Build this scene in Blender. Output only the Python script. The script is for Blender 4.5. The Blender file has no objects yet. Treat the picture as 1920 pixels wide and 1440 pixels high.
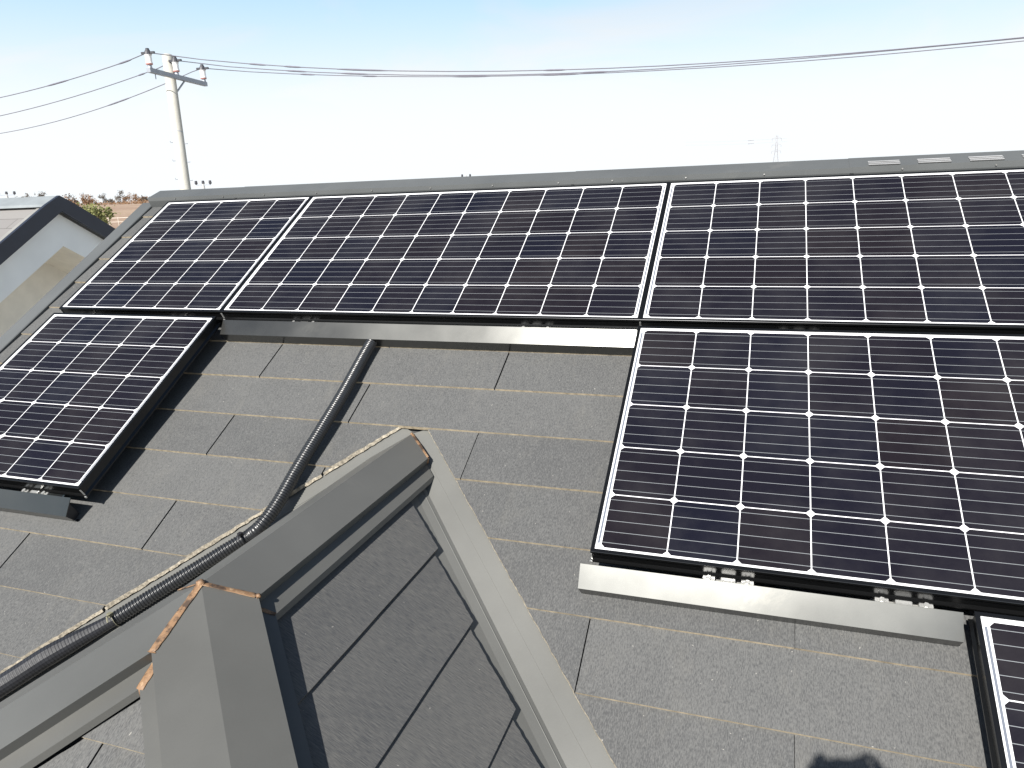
import bpy, bmesh, math, random
from mathutils import Vector, Matrix
random.seed(7)
R = math.radians
SC = bpy.context.scene
COL = SC.collection

# ------------------------------------------------------------------ camera
cam_d = bpy.data.cameras.new('camera')
cam = bpy.data.objects.new('camera', cam_d); COL.objects.link(cam)
cam.matrix_world = Matrix(((0.9473, -0.0477, 0.3168, 0.340),
                           (0.3183, 0.2513, -0.9141, -3.0074),
                           (-0.0360, 0.9667, 0.2532, -0.009),
                           (0, 0, 0, 1)))
cam_d.sensor_width = 36; cam_d.lens = 25.66
cam_d.clip_start = 0.02; cam_d.clip_end = 8000
SC.camera = cam

# roof frame: u along the ridge, s up the slope, h out of the roof (6 in 10 pitch)
CT, ST = 0.8575, 0.5144
def RF(u, s, h): return Vector((u, s*CT - h*ST, s*ST + h*CT))
RM = Matrix(((1, 0, 0, 0), (0, CT, -ST, 0), (0, ST, CT, 0), (0, 0, 0, 1)))

# ------------------------------------------------------------------ light
sun_dir = RM.to_3x3() @ Vector((-0.11, -0.345, 1.0)); sun_dir.normalize()
sun_d = bpy.data.lights.new('sun', 'SUN'); sun_d.energy = 5.0; sun_d.angle = R(0.53); sun_d.color = (1.0, 0.965, 0.905)
sun = bpy.data.objects.new('sun', sun_d); COL.objects.link(sun)
sun.rotation_euler = sun_dir.to_track_quat('Z', 'Y').to_euler()
sun.location = (0, 0, 30)
W = bpy.data.worlds.new('World'); SC.world = W; W.use_nodes = True
wn, wl = W.node_tree.nodes, W.node_tree.links
sky = wn.new('ShaderNodeTexSky'); sky.sky_type = 'NISHITA'; sky.sun_disc = False
sky.sun_elevation = math.asin(sun_dir.z); sky.sun_rotation = math.atan2(sun_dir.x, sun_dir.y)
sky.altitude = 50; sky.air_density = 1.0; sky.dust_density = 0.6; sky.ozone_density = 1.2
bg = wn['Background']; bg.inputs[1].default_value = 0.05
# thin high cloud veil
tc = wn.new('ShaderNodeTexCoord'); mp = wn.new('ShaderNodeMapping'); mp.inputs['Scale'].default_value = (1.4, 1.4, 5.0)
cn = wn.new('ShaderNodeTexNoise'); cn.inputs['Scale'].default_value = 1.6; cn.inputs['Detail'].default_value = 8; cn.inputs['Roughness'].default_value = .55
cn.inputs['Distortion'].default_value = .6
cr = wn.new('ShaderNodeMapRange'); cr.inputs[1].default_value = .48; cr.inputs[2].default_value = .78; cr.inputs[3].default_value = 0.0; cr.inputs[4].default_value = .7
mx = wn.new('ShaderNodeMix'); mx.data_type = 'RGBA'
wl.new(tc.outputs['Generated'], mp.inputs[0]); wl.new(mp.outputs[0], cn.inputs[0]); wl.new(cn.outputs[0], cr.inputs[0])
hz = wn.new('ShaderNodeSeparateXYZ'); wl.new(tc.outputs['Generated'], hz.inputs[0])
hr = wn.new('ShaderNodeMapRange'); hr.interpolation_type = 'SMOOTHSTEP'; wl.new(hz.outputs[2], hr.inputs[0])
hr.inputs[1].default_value = .33; hr.inputs[2].default_value = .06; hr.inputs[3].default_value = .55; hr.inputs[4].default_value = 1.0
hm = wn.new('ShaderNodeMath'); hm.operation = 'MAXIMUM'; wl.new(cr.outputs[0], hm.inputs[0]); wl.new(hr.outputs[0], hm.inputs[1])
hk = wn.new('ShaderNodeMapRange'); hk.interpolation_type = 'SMOOTHSTEP'; wl.new(hz.outputs[2], hk.inputs[0])
hk.inputs[1].default_value = .50; hk.inputs[2].default_value = .30; hk.inputs[3].default_value = 0.0; hk.inputs[4].default_value = 1.0
hq = wn.new('ShaderNodeMath'); hq.operation = 'MULTIPLY'; wl.new(hm.outputs[0], hq.inputs[0]); wl.new(hk.outputs[0], hq.inputs[1])
wl.new(hq.outputs[0], mx.inputs[0]); wl.new(sky.outputs[0], mx.inputs[6]); vc = wn.new('ShaderNodeMix'); vc.data_type = 'RGBA'; h2 = wn.new('ShaderNodeMapRange'); h2.interpolation_type = 'SMOOTHSTEP'; wl.new(hz.outputs[2], h2.inputs[0]); h2.inputs[1].default_value = .29; h2.inputs[2].default_value = .09
ha = wn.new('ShaderNodeMath'); ha.operation = 'ADD'; ha.use_clamp = True; wl.new(h2.outputs[0], ha.inputs[0]); wl.new(cr.outputs[0], ha.inputs[1])
wl.new(ha.outputs[0], vc.inputs[0])
vc.inputs[6].default_value = (8.2, 13.0, 17.0, 1); vc.inputs[7].default_value = (12.2, 12.8, 13.2, 1); wl.new(vc.outputs[2], mx.inputs[7])
wl.new(mx.outputs[2], bg.inputs[0])
SC.view_settings.view_transform = 'Standard'; SC.view_settings.look = 'None'
SC.view_settings.exposure = 0.7; SC.view_settings.gamma = 1.0

# ------------------------------------------------------------------ helpers
ORG = {}
def tag(o, label=None, cat=None, group=None, kind=None):
    if label: o['label'] = label
    if cat: o['category'] = cat
    if group: o['group'] = group
    if kind: o['kind'] = kind
    return o
def empty(name, loc):
    o = bpy.data.objects.new(name, None); COL.objects.link(o); o.location = loc
    o.empty_display_size = .1; ORG[o.name] = Vector(loc); return o
class MB:
    def __init__(s): s.v = []; s.f = []; s.m = []; s.uv = {}; s.rnd = []
    def poly(s, pts, m=0, uv=None, rnd=0.0):
        b = len(s.v); s.v += [Vector(p) for p in pts]; s.f.append(tuple(range(b, b+len(pts)))); s.m.append(m); s.rnd.append(rnd)
        if uv: s.uv[len(s.f)-1] = uv
    def quad(s, a, b, c, d, m=0): s.poly((a, b, c, d), m)
    def box(s, c, h, M=None, m=0):
        c = Vector(c); P = []
        for k in range(8):
            q = Vector(((k & 1)*2-1, ((k >> 1) & 1)*2-1, (k >> 2)*2-1)); q = Vector((q.x*h[0], q.y*h[1], q.z*h[2]))
            if M is not None: q = M @ q
            P.append(c+q)
        b = len(s.v); s.v += P
        for f in ((0,2,3,1), (4,5,7,6), (0,1,5,4), (2,6,7,3), (0,4,6,2), (1,3,7,5)):
            s.f.append(tuple(b+i for i in f)); s.m.append(m); s.rnd.append(0.0)
    def bar(s, a, b, w, hgt=None, m=0, up=Vector((0, 0, 1))):
        a = Vector(a); b = Vector(b); d = b-a; L = d.length; d.normalize()
        x = d.cross(up)
        if x.length < 1e-4: x = d.cross(Vector((1, 0, 0)))
        x.normalize(); z = x.cross(d)
        s.box((a+b)/2, (w/2, L/2, (hgt or w)/2), Matrix((x, d, z)).transposed(), m)
    def tube(s, pts, rad, n=10, m=0, cap=True):
        pts = [Vector(p) for p in pts]; b = len(s.v); up = Vector((0.13, .21, 1)).normalized()
        rr = rad if isinstance(rad, (list, tuple)) else [rad]*len(pts)
        for i, p in enumerate(pts):
            d = (pts[min(i+1, len(pts)-1)]-pts[max(i-1, 0)]).normalized()
            x = d.cross(up)
            if x.length < .05: x = d.cross(Vector((1, 0, 0)))
            x.normalize(); y = x.cross(d)
            for k in range(n):
                a = 2*math.pi*k/n; s.v.append(p+(x*math.cos(a)+y*math.sin(a))*rr[i])
        for i in range(len(pts)-1):
            for k in range(n):
                k2 = (k+1) % n
                s.f.append((b+i*n+k, b+i*n+k2, b+(i+1)*n+k2, b+(i+1)*n+k)); s.m.append(m); s.rnd.append(0.0)
        if cap:
            s.f.append(tuple(b+k for k in range(n))); s.m.append(m); s.rnd.append(0.0)
            e = b+(len(pts)-1)*n; s.f.append(tuple(e+n-1-k for k in range(n))); s.m.append(m); s.rnd.append(0.0)
    def build(s, name, mats, parent=None, smooth=False, world=True, bevel=0):
        me = bpy.data.meshes.new(name)
        org = Vector((0, 0, 0))
        if parent is not None and world: org = ORG[parent.name]
        me.from_pydata([v-org for v in s.v], [], s.f)
        if not isinstance(mats, (list, tuple)): mats = [mats]
        for m in mats: me.materials.append(m)
        for p, m in zip(me.polygons, s.m): p.material_index = m; p.use_smooth = smooth
        if s.uv:
            ul = me.uv_layers.new(name='UVMap')
            for fi, uv in s.uv.items():
                for li, q in zip(me.polygons[fi].loop_indices, uv): ul.data[li].uv = q
        if any(s.rnd):
            at = me.attributes.new('rnd', 'FLOAT', 'FACE')
            for i, r in enumerate(s.rnd): at.data[i].value = r
        me.update()
        o = bpy.data.objects.new(name, me); COL.objects.link(o)
        if parent is not None:
            o.parent = parent
            ORG[o.name] = org
        if bevel:
            b = o.modifiers.new('bevel', 'BEVEL'); b.width = bevel; b.segments = 2; b.limit_method = 'ANGLE'; b.angle_limit = R(40)
        return o

# ------------------------------------------------------------------ materials
def mat(name, col=(.5, .5, .5), rough=.6, metal=0.0, spec=.5):
    m = bpy.data.materials.new(name); m.use_nodes = True
    b = m.node_tree.nodes['Principled BSDF']
    b.inputs['Base Color'].default_value = (*col, 1); b.inputs['Roughness'].default_value = rough
    b.inputs['Metallic'].default_value = metal; b.inputs['Specular IOR Level'].default_value = spec
    return m, m.node_tree.nodes, m.node_tree.links, b
def N(nodes, t, **kw):
    n = nodes.new(t)
    for k, v in kw.items():
        if hasattr(n, k): setattr(n, k, v)
        else: n.inputs[k.replace('_', ' ')].default_value = v
    return n
def math_n(nodes, links, op, a, b=None, c=None):
    n = nodes.new('ShaderNodeMath'); n.operation = op
    for i, x in enumerate((a, b, c)):
        if x is None: continue
        if isinstance(x, (int, float)): n.inputs[i].default_value = x
        else: links.new(x, n.inputs[i])
    return n.outputs[0]
def mixc(nodes, links, f, a, b, blend='MIX'):
    n = nodes.new('ShaderNodeMix'); n.data_type = 'RGBA'; n.blend_type = blend
    if isinstance(f, (int, float)): n.inputs[0].default_value = f
    else: links.new(f, n.inputs[0])
    for i, x in ((6, a), (7, b)):
        if isinstance(x, tuple): n.inputs[i].default_value = (*x, 1)
        else: links.new(x, n.inputs[i])
    return n.outputs[2]
def rng(nodes, links, x, a, b, c=0.0, d=1.0):
    n = nodes.new('ShaderNodeMapRange')
    links.new(x, n.inputs[0]); n.inputs[1].default_value = a; n.inputs[2].default_value = b; n.inputs[3].default_value = c; n.inputs[4].default_value = d
    return n.outputs[0]
def simple(name, col, rough=.6, metal=0.0, var=.12, scale=6.0, bump=0.0, bscale=60, spec=.5):
    m, n, l, b = mat(name, col, rough, metal, spec)
    tcn = n.new('ShaderNodeTexCoord')
    no = N(n, 'ShaderNodeTexNoise', Scale=scale, Detail=6.0)
    l.new(tcn.outputs['Object'], no.inputs[0])
    f = rng(n, l, no.outputs[0], .3, .7, 1-var, 1+var)
    c = n.new('ShaderNodeVectorMath'); c.operation = 'SCALE'; c.inputs[0].default_value = col; l.new(f, c.inputs['Scale'])
    l.new(c.outputs[0], b.inputs['Base Color'])
    if bump:
        n2 = N(n, 'ShaderNodeTexNoise', Scale=bscale, Detail=4.0); l.new(tcn.outputs['Object'], n2.inputs[0])
        bu = n.new('ShaderNodeBump'); bu.inputs['Strength'].default_value = bump; bu.inputs['Distance'].default_value = .002
        l.new(n2.outputs[0], bu.inputs['Height']); l.new(bu.outputs[0], b.inputs['Normal'])
    return m

def slate_mat(name, lo, hi, streak=1.0, fleck=1.0, lx=1.0):
    m, n, l, b = mat(name, (.13, .13, .13), .72, 0, .35)
    uv = n.new('ShaderNodeUVMap'); uv.uv_map = 'UVMap'
    at = n.new('ShaderNodeAttribute'); at.attribute_name = 'rnd'
    def noise(sx, sy, det=3.0, rough=.6, dist=0.0):
        mpn = n.new('ShaderNodeMapping'); mpn.inputs['Scale'].default_value = (sx, sy, 1)
        l.new(uv.outputs[0], mpn.inputs[0])
        k = N(n, 'ShaderNodeTexNoise', Scale=1.0, Detail=det, Roughness=rough, Distortion=dist); l.new(mpn.outputs[0], k.inputs[0]); return k.outputs[0]
    fine = noise(420*lx, 120/lx**2.5, 3.0, .65, .25)          # short grain running down the slope
    mid = noise(130*lx, 26/lx**2, 3.0)
    big = noise(5, 4, 4.0)
    g = math_n(n, l, 'ADD', rng(n, l, fine, .35, .65, -.6*streak, .6*streak), rng(n, l, mid, .35, .65, -.18*streak/lx**2, .18*streak/lx**2))
    g = math_n(n, l, 'ADD', g, rng(n, l, big, .3, .7, -.12, .12))
    g = math_n(n, l, 'ADD', g, rng(n, l, at.outputs['Fac'], 0, 1, .34, .70))
    cb = mixc(n, l, rng(n, l, g, 0, 1), lo, hi)
    # warm dust
    dust = noise(14, 5, 5.0, .7, .3)
    cb = mixc(n, l, rng(n, l, dust, .55, .8, 0, .34), cb, (.165, .158, .14))
    # pale chips
    mpn = n.new('ShaderNodeMapping'); mpn.inputs['Scale'].default_value = (75, 75, 1); mpn.inputs['Rotation'].default_value = (0, 0, .6)
    dn = N(n, 'ShaderNodeTexNoise', Scale=30.0, Detail=2.0); l.new(uv.outputs[0], dn.inputs[0])
    va = n.new('ShaderNodeVectorMath'); va.operation = 'MULTIPLY_ADD'; va.inputs[1].default_value = (.03, .03, 0)
    l.new(dn.outputs['Color'], va.inputs[0]); l.new(uv.outputs[0], va.inputs[2]); l.new(va.outputs[0], mpn.inputs[0])
    vo = n.new('ShaderNodeTexVoronoi'); vo.inputs['Scale'].default_value = 1.0; vo.inputs['Randomness'].default_value = 1.0
    l.new(mpn.outputs[0], vo.inputs[0])
    near = math_n(n, l, 'LESS_THAN', vo.outputs['Distance'], .10)
    sep = n.new('ShaderNodeSeparateColor'); l.new(vo.outputs['Color'], sep.inputs[0])
    rare = math_n(n, l, 'GREATER_THAN', sep.outputs[0], 1-.09*fleck)
    ch = math_n(n, l, 'MULTIPLY', math_n(n, l, 'MULTIPLY', near, rare), .6)
    cb = mixc(n, l, ch, cb, (.42, .40, .36))
    l.new(cb, b.inputs['Base Color'])
    bu = n.new('ShaderNodeBump'); bu.inputs['Strength'].default_value = .55*streak; bu.inputs['Distance'].default_value = .0016
    hh = math_n(n, l, 'ADD', fine, math_n(n, l, 'MULTIPLY', mid, .8))
    l.new(hh, bu.inputs['Height']); l.new(bu.outputs[0], b.inputs['Normal'])
    return m
M_slate = slate_mat('slate', (.066, .067, .068), (.124, .124, .121))
M_slate_w = slate_mat('wing slate', (.064, .066, .070), (.130, .127, .120), .85, .7, 1.5)
M_edge = simple('slate cut edge', (.36, .30, .21), .9, 0, .35, 60)
M_cut = simple('sawn slate edge', (.34, .30, .235), .9, 0, .5, 130)
M_redge = simple('shaded slate edge', (.10, .09, .075), .9, 0, .35, 60)  # darker copy of the edge colour: shade on right-face butts painted in
M_side = simple('slate joint', (.05, .05, .05), .9)

def metal_mat(name, col, rough, stain=.12, metal=0.0, spec=.5, bump=.12):
    m, n, l, b = mat(name, col, rough, metal, spec)
    tcn = n.new('ShaderNodeTexCoord')
    a = N(n, 'ShaderNodeTexNoise', Scale=2.2, Detail=5.0, Roughness=.55); l.new(tcn.outputs['Object'], a.inputs[0])
    f = N(n, 'ShaderNodeTexNoise', Scale=900.0, Detail=2.0); l.new(tcn.outputs['Object'], f.inputs[0])
    k = math_n(n, l, 'ADD', rng(n, l, a.outputs[0], .3, .7, 1-stain, 1+stain), rng(n, l, f.outputs[0], .3, .7, -.05, .05))
    c = n.new('ShaderNodeVectorMath'); c.operation = 'SCALE'; c.inputs[0].default_value = col; l.new(k, c.inputs['Scale'])
    sc = N(n, 'ShaderNodeTexNoise', Scale=1.3, Detail=8.0, Roughness=.7, Distortion=2.0); l.new(tcn.outputs['Object'], sc.inputs[0])
    cc = mixc(n, l, rng(n, l, sc.outputs[0], .62, .78, 0, .22), c.outputs[0], (.34, .32, .28))
    l.new(cc, b.inputs['Base Color'])
    r2 = rng(n, l, a.outputs[0], .3, .7, rough-.05, rough+.08); l.new(r2, b.inputs['Roughness'])
    bu = n.new('ShaderNodeBump'); bu.inputs['Strength'].default_value = bump; bu.inputs['Distance'].default_value = .004
    w = N(n, 'ShaderNodeTexNoise', Scale=7.0, Detail=2.0); l.new(tcn.outputs['Object'], w.inputs[0])
    l.new(w.outputs[0], bu.inputs['Height']); l.new(bu.outputs[0], b.inputs['Normal'])
    return m
M_flash = metal_mat('grey painted steel', (.140, .140, .131), .40)
M_cap = metal_mat('dark painted steel', (.104, .104, .098), .38)
M_ridge = metal_mat('ridge steel', (.098, .103, .104), .5)
M_cover = metal_mat('bronze anodised cover', (.100, .101, .097), .27, .05, .9, .5, .02)
M_frame = simple('black anodised frame', (.04, .041, .043), .26, .85, .1)
def seal_mat():
    m, n, l, b = mat('brown sealant', (.2, .12, .06), .6)
    tcn = n.new('ShaderNodeTexCoord'); a = N(n, 'ShaderNodeTexNoise', Scale=28.0, Detail=5.0, Roughness=.7); l.new(tcn.outputs['Object'], a.inputs[0])
    c = mixc(n, l, rng(n, l, a.outputs[0], .42, .52), (.07, .045, .03), (.24, .14, .075))
    c = mixc(n, l, rng(n, l, a.outputs[0], .58, .66), c, (.40, .27, .16)); l.new(c, b.inputs['Base Color'])
    bu = n.new('ShaderNodeBump'); bu.inputs['Strength'].default_value = .6; bu.inputs['Distance'].default_value = .002; l.new(a.outputs[0], bu.inputs['Height']); l.new(bu.outputs[0], b.inputs['Normal'])
    return m
M_seal = seal_mat()
M_galv = simple('galvanised steel', (.62, .62, .60), .35, .7, .2, 30)
M_black = simple('black plastic', (.018, .018, .022), .38, 0, .2, 20)

def cell_mat(nx, ny):
    m, n, l, b = mat('solar cells %d' % nx, (.02, .02, .03), .12, 0, .26)
    P = .159
    uv = n.new('ShaderNodeUVMap'); uv.uv_map = 'UVMap'
    sp = n.new('ShaderNodeSeparateXYZ'); l.new(uv.outputs[0], sp.inputs[0]); x, y = sp.outputs[0], sp.outputs[1]
    def edge(q):
        f = math_n(n, l, 'PINGPONG', q, P/2)      # distance to nearest cell line
        return f
    ex, ey = edge(x), edge(y)
    ln = math_n(n, l, 'MAXIMUM', math_n(n, l, 'LESS_THAN', ex, .0014), math_n(n, l, 'LESS_THAN', ey, .0014))
    cor = math_n(n, l, 'LESS_THAN', math_n(n, l, 'ADD', ex, ey), .0115)
    def outside(q, mxv):
        return math_n(n, l, 'MAXIMUM', math_n(n, l, 'LESS_THAN', q, 0.0007), math_n(n, l, 'GREATER_THAN', q, mxv-.0007))
    out = math_n(n, l, 'MAXIMUM', outside(x, nx*P), outside(y, ny*P))
    white = math_n(n, l, 'MAXIMUM', math_n(n, l, 'MAXIMUM', ln, cor), out)
    # busbars: five per cell running along u
    bb = math_n(n, l, 'PINGPONG', y, P/10)
    bus = math_n(n, l, 'GREATER_THAN', bb, P/10-.00068)
    # skip every second (pingpong peaks at P/10, 3P/10 ...)
    bus = math_n(n, l, 'MULTIPLY', bus, math_n(n, l, 'SUBTRACT', 1.0, white))
    # per cell tint
    fl = n.new('ShaderNodeVectorMath'); fl.operation = 'SNAP'; fl.inputs[1].default_value = (P, P, 1); l.new(uv.outputs[0], fl.inputs[0])
    oi = n.new('ShaderNodeObjectInfo')
    ad = n.new('ShaderNodeVectorMath'); ad.operation = 'ADD'; l.new(fl.outputs[0], ad.inputs[0])
    cx = n.new('ShaderNodeCombineXYZ'); l.new(oi.outputs['Random'], cx.inputs[2]); l.new(cx.outputs[0], ad.inputs[1])
    wnn = n.new('ShaderNodeTexWhiteNoise'); wnn.noise_dimensions = '3D'; l.new(ad.outputs[0], wnn.inputs['Vector'])
    cell = mixc(n, l, wnn.outputs['Value'], (.006, .0062, .012), (.010, .0075, .0095))
    # fine fingers
    fing = math_n(n, l, 'PINGPONG', x, .0009)
    cell = mixc(n, l, rng(n, l, fing, .0006, .0009, 0, .25), cell, (.06, .06, .075))
    # ribbon in side margins (grey)
    def band(q, c0, w): return math_n(n, l, 'COMPARE', q, c0, w)
    inY = math_n(n, l, 'MULTIPLY', math_n(n, l, 'GREATER_THAN', y, .012), math_n(n, l, 'LESS_THAN', y, ny*P-.012))
    rib = math_n(n, l, 'MULTIPLY', math_n(n, l, 'MAXIMUM', band(x, -.0060, .0026), band(x, nx*P+.0058, .0024)), inY)
    c = mixc(n, l, bus, cell, (.43, .45, .46))
    c = mixc(n, l, white, c, (.80, .80, .81))
    c = mixc(n, l, rib, c, (.15, .165, .20))
    # faint dust film
    tcn = n.new('ShaderNodeTexCoord'); dn = N(n, 'ShaderNodeTexNoise', Scale=3.0, Detail=7.0, Roughness=.65); l.new(tcn.outputs['Object'], dn.inputs[0])
    c = mixc(n, l, rng(n, l, dn.outputs[0], .45, .8, .0, .035), c, (.5, .48, .45))
    l.new(c, b.inputs['Base Color'])
    l.new(math_n(n, l, 'MULTIPLY', bus, .55), b.inputs['Metallic'])
    l.new(math_n(n, l, 'ADD', .13, math_n(n, l, 'MULTIPLY', bus, .22)), b.inputs['Roughness'])
    return m
CELL = {10: cell_mat(10, 5), 5: cell_mat(5, 5)}

# ------------------------------------------------------------------ clipping in 2D
def clip(poly, a, b, c):           # keep a*x+b*y+c >= 0 ; returns poly, flags mark edges lying on the cut
    out = []; fl = []
    k = len(poly)
    for i in range(k):
        p, q = poly[i][0], poly[(i+1) % k][0]; e = poly[i][1]
        dp, dq = a*p[0]+b*p[1]+c, a*q[0]+b*q[1]+c
        if dp >= 0:
            out.append((p, e))
            if dq < 0:
                t = dp/(dp-dq); out.append(((p[0]+(q[0]-p[0])*t, p[1]+(q[1]-p[1])*t), 'cut'))
        elif dq >= 0:
            t = dp/(dp-dq); out.append(((p[0]+(q[0]-p[0])*t, p[1]+(q[1]-p[1])*t), e))
    return out

EXPO = .1835
def add_slate(mb, u0, u1, s0, s1, to3, cuts, gap=.005, htop=0.0, step=.0072, thick=.0125, tuck=.02, jitter=.0012, flare=0.0):
    """one slate: u0..u1, butt edge s0, head s1; to3(u,s,h)"""
    poly = [((u0+gap/2, s0), 'butt'), ((u1-gap/2, s0), 'side'), ((u1-gap/2, s1+tuck), 'head'), ((u0+gap/2, s1+tuck), 'side')]
    for c in cuts:
        poly = clip(poly, *c)
        if len(poly) < 3: return
    # refine cut and butt edges so that they are slightly ragged
    pts = []
    k = len(poly)
    for i in range(k):
        p, e = poly[i]; q = poly[(i+1) % k][0]
        pts.append((p, e))
        L = math.hypot(q[0]-p[0], q[1]-p[1])
        if e in ('cut', 'butt') and L > .03:
            nseg = max(2, int(L/(.012 if e == 'cut' else .05)))
            nx, ny = -(q[1]-p[1])/L, (q[0]-p[0])/L
            for j in range(1, nseg):
                t = j/nseg; a = random.uniform(-1, 1)*(jitter*1.3 if e == 'cut' else jitter*.35)
                pts.append(((p[0]+(q[0]-p[0])*t+nx*a, p[1]+(q[1]-p[1])*t+ny*a), e))
    flare_n = (0, 0)
    if cuts:
        a_, b_ = cuts[0][0], cuts[0][1]; l_ = math.hypot(a_, b_) or 1; flare_n = (-a_/l_, -b_/l_)
    lift = random.uniform(-.0006, .0006)
    def ht(p): return htop+lift - step*(p[1]-s0)/(s1-s0)
    r = random.random(); off = (random.uniform(0, 40), random.uniform(0, 40))
    top = [to3(p[0], p[1], ht(p)) for p, e in pts]
    mb.poly(top, 0, [(p[0]+off[0], p[1]+off[1]) for p, e in pts], max(r, .001))
    for i in range(len(pts)):
        (p, e), q = pts[i], pts[(i+1) % len(pts)][0]
        if e == 'head': continue
        m = {'butt': 1, 'cut': 3, 'side': 2}[e]
        fx = fy = 0.0
        if e == 'cut' and flare:
            L = math.hypot(q[0]-p[0], q[1]-p[1]) or 1; fx, fy = flare_n[0]*flare, flare_n[1]*flare
        hj = random.uniform(-.002, .001) if fx else 0
        mb.poly([to3(p[0]+fx, p[1]+fy, htop-thick+hj), to3(q[0]+fx, q[1]+fy, htop-thick+hj), to3(q[0], q[1], ht(q)), to3(p[0], p[1], ht(p))], m, None, max(r, .001))

# ================================================================== OUR HOUSE
HTOP = -.098          # slate surface
SHEET = -.118
house = tag(empty('house', (0, -1.5, -7.5)), 'house with grey slate roof and hipped wing roof, carrying the solar panels', 'house')

VERGE = -2.749
mb = MB()
rows = [(-1.0525 - EXPO*k) for k in range(-7, 17)]
for ri, s0 in enumerate(rows):
    k = ri-7
    if s0 > .1: continue
    par = 0 if k % 2 == 0 else 1
    base = -1.385 + (.4565 if par else 0)
    u = base - .917*3
    while u < 6.5:
        u0, u1 = u, u+.917
        a0 = max(u0, VERGE)
        if a0 < u1-.01:
            s1 = s0+EXPO
            if s1 > .11: tk = 0; s1 = min(s1, .16)
            else: tk = .02
            # strip of slates just under the ridge stays whole
            if s0 < -1.2365:
                # left of the left valley, and right of the right valley (own clip line per course gives stepped cuts)
                add_slate(mb, a0, u1, s0, s0+EXPO, RF, [(-1, .8575, .312)], htop=HTOP, flare=.0055, jitter=.0013)
                add_slate(mb, a0, u1, s0, s0+EXPO, RF, [(1, .8575, 1.703)], htop=HTOP, gap=.0048 if u1 < .2 else .0012, flare=.0014, jitter=.0010)
            else:
                add_slate(mb, a0, u1, s0, s0+EXPO, RF, [], htop=HTOP, tuck=tk if s0+EXPO < .1 else 0)
        u += .917
mb.build('roof_slates', [M_slate, M_edge, M_side, M_cut], house)
# decking below, back slope and walls
mb = MB()
def Zm(y, h): return (h + y*ST)/CT
S0, S1 = -4.95, .17
mb.quad(RF(VERGE+.01, S0, -.128), RF(6.5, S0, -.128), RF(6.5, .2, -.128), RF(VERGE+.01, .2, -.128))
yr = RF(0, .19, -.118); zr = yr.z; 
mb.quad((VERGE+.01, yr.y, zr), (6.5, yr.y, zr), (6.5, yr.y+3.2, zr-1.92), (VERGE+.01, yr.y+3.2, zr-1.92))
mb.build('roof_deck', M_side, house)
mb = MB()
wy0, wy1 = -3.5, 2.8
zf = zr-(yr.y-wy0)*.6-.1; zb = zr-(wy1-yr.y)*.6-.1
xl, xr = VERGE+.45, 6.0
mb.quad((xl, wy0, -7.5), (xr, wy0, -7.5), (xr, wy0, zf), (xl, wy0, zf))
mb.quad((xl, wy1, -7.5), (xr, wy1, -7.5), (xr, wy1, zb), (xl, wy1, zb))
mb.poly([(xl, wy0, -7.5), (xl, wy1, -7.5), (xl, wy1, zb), (xl, yr.y, zr-.1), (xl, wy0, zf)])
mb.poly([(xr, wy0, -7.5), (xr, wy1, -7.5), (xr, wy1, zb), (xr, yr.y, zr-.1), (xr, wy0, zf)])
# wing walls
mb.quad((-2.3, -4.6, -7.5), (1.1, -4.6, -7.5), (1.1, -4.6, -2.3), (-2.3, -4.6, -2.3))
mb.quad((1.1, -4.6, -7.5), (1.1, wy0, -7.5), (1.1, wy0, -2.4), (1.1, -4.6, -2.4))
mb.quad((-2.3, -4.6, -7.5), (-2.3, wy0, -7.5), (-2.3, wy0, -2.4), (-2.3, -4.6, -2.4))
M_wall = simple('cream wall', (.55, .52, .46), .85, 0, .08, 3, .3, 80)
mb.build('wall', M_wall, house)

# --- verge trim (metal edge along the left rake)
mb = MB()
def prof_u(mb, prof, u0, u1, m=0):      # extrude (s,h) profile along u
    for (a, b) in zip(prof[:-1], prof[1:]):
        mb.quad(RF(u0, *a), RF(u1, *a), RF(u1, *b), RF(u0, *b), m)
def prof_s(mb, prof, s0, s1, m=0):      # extrude (u,h) profile along s
    for (a, b) in zip(prof[:-1], prof[1:]):
        mb.quad(RF(a[0], s0, a[1]), RF(b[0], s0, b[1]), RF(b[0], s1, b[1]), RF(a[0], s1, a[1]), m)
prof_s(mb, [(-2.752, -.112), (-2.754, -.096), (-2.757, -.0930), (-2.834, -.0935), (-2.839, -.098), (-2.839, -.21), (-2.82, -.21)], -4.95, .175)
mb.poly([RF(-2.752, -4.95, -.112), RF(-2.757, -4.95, -.0930), RF(-2.834, -4.95, -.0935), RF(-2.839, -4.95, -.21)])
mb.build('verge_trim', M_ridge, house, bevel=.0015)

# --- ridge caps (three lengths, lapped), vent louvres on the right one
def ridge_seg(u0, u1, lift):
    mb = MB()
    # profile in world (y,z) relative to ridge line
    y0, z0 = RF(0, .205, 0).y, RF(0, .205, 0).z
    A2 = Vector((0, .182, -.035)); A = Vector((0, .157, .017)); B = Vector((0, .155, .034+lift)); Cc = RF(0, .232, -.052+lift)
    top = Vector((0, .249, .070+lift))
    prof = [A2, A, B, top, Vector((0, 2*top.y-B.y, B.z)), Vector((0, 2*top.y-A.y, A.z)), Vector((0, 2*top.y-A2.y, A2.z))]
    for a, b in zip(prof[:-1], prof[1:]):
        mb.quad((u0, a.y, a.z), (u1, a.y, a.z), (u1, b.y, b.z), (u0, b.y, b.z))
    for uu in (u0, u1):
        mb.poly([(uu, p.y, p.z) for p in prof])
    return mb, B, top
segs = [(-2.755, -2.19, .0), (-2.205, -.44, .0015), (-.455, .655, .003), (.64, 3.5, .0045), (3.48, 6.5, .006)]
caps = []
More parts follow.
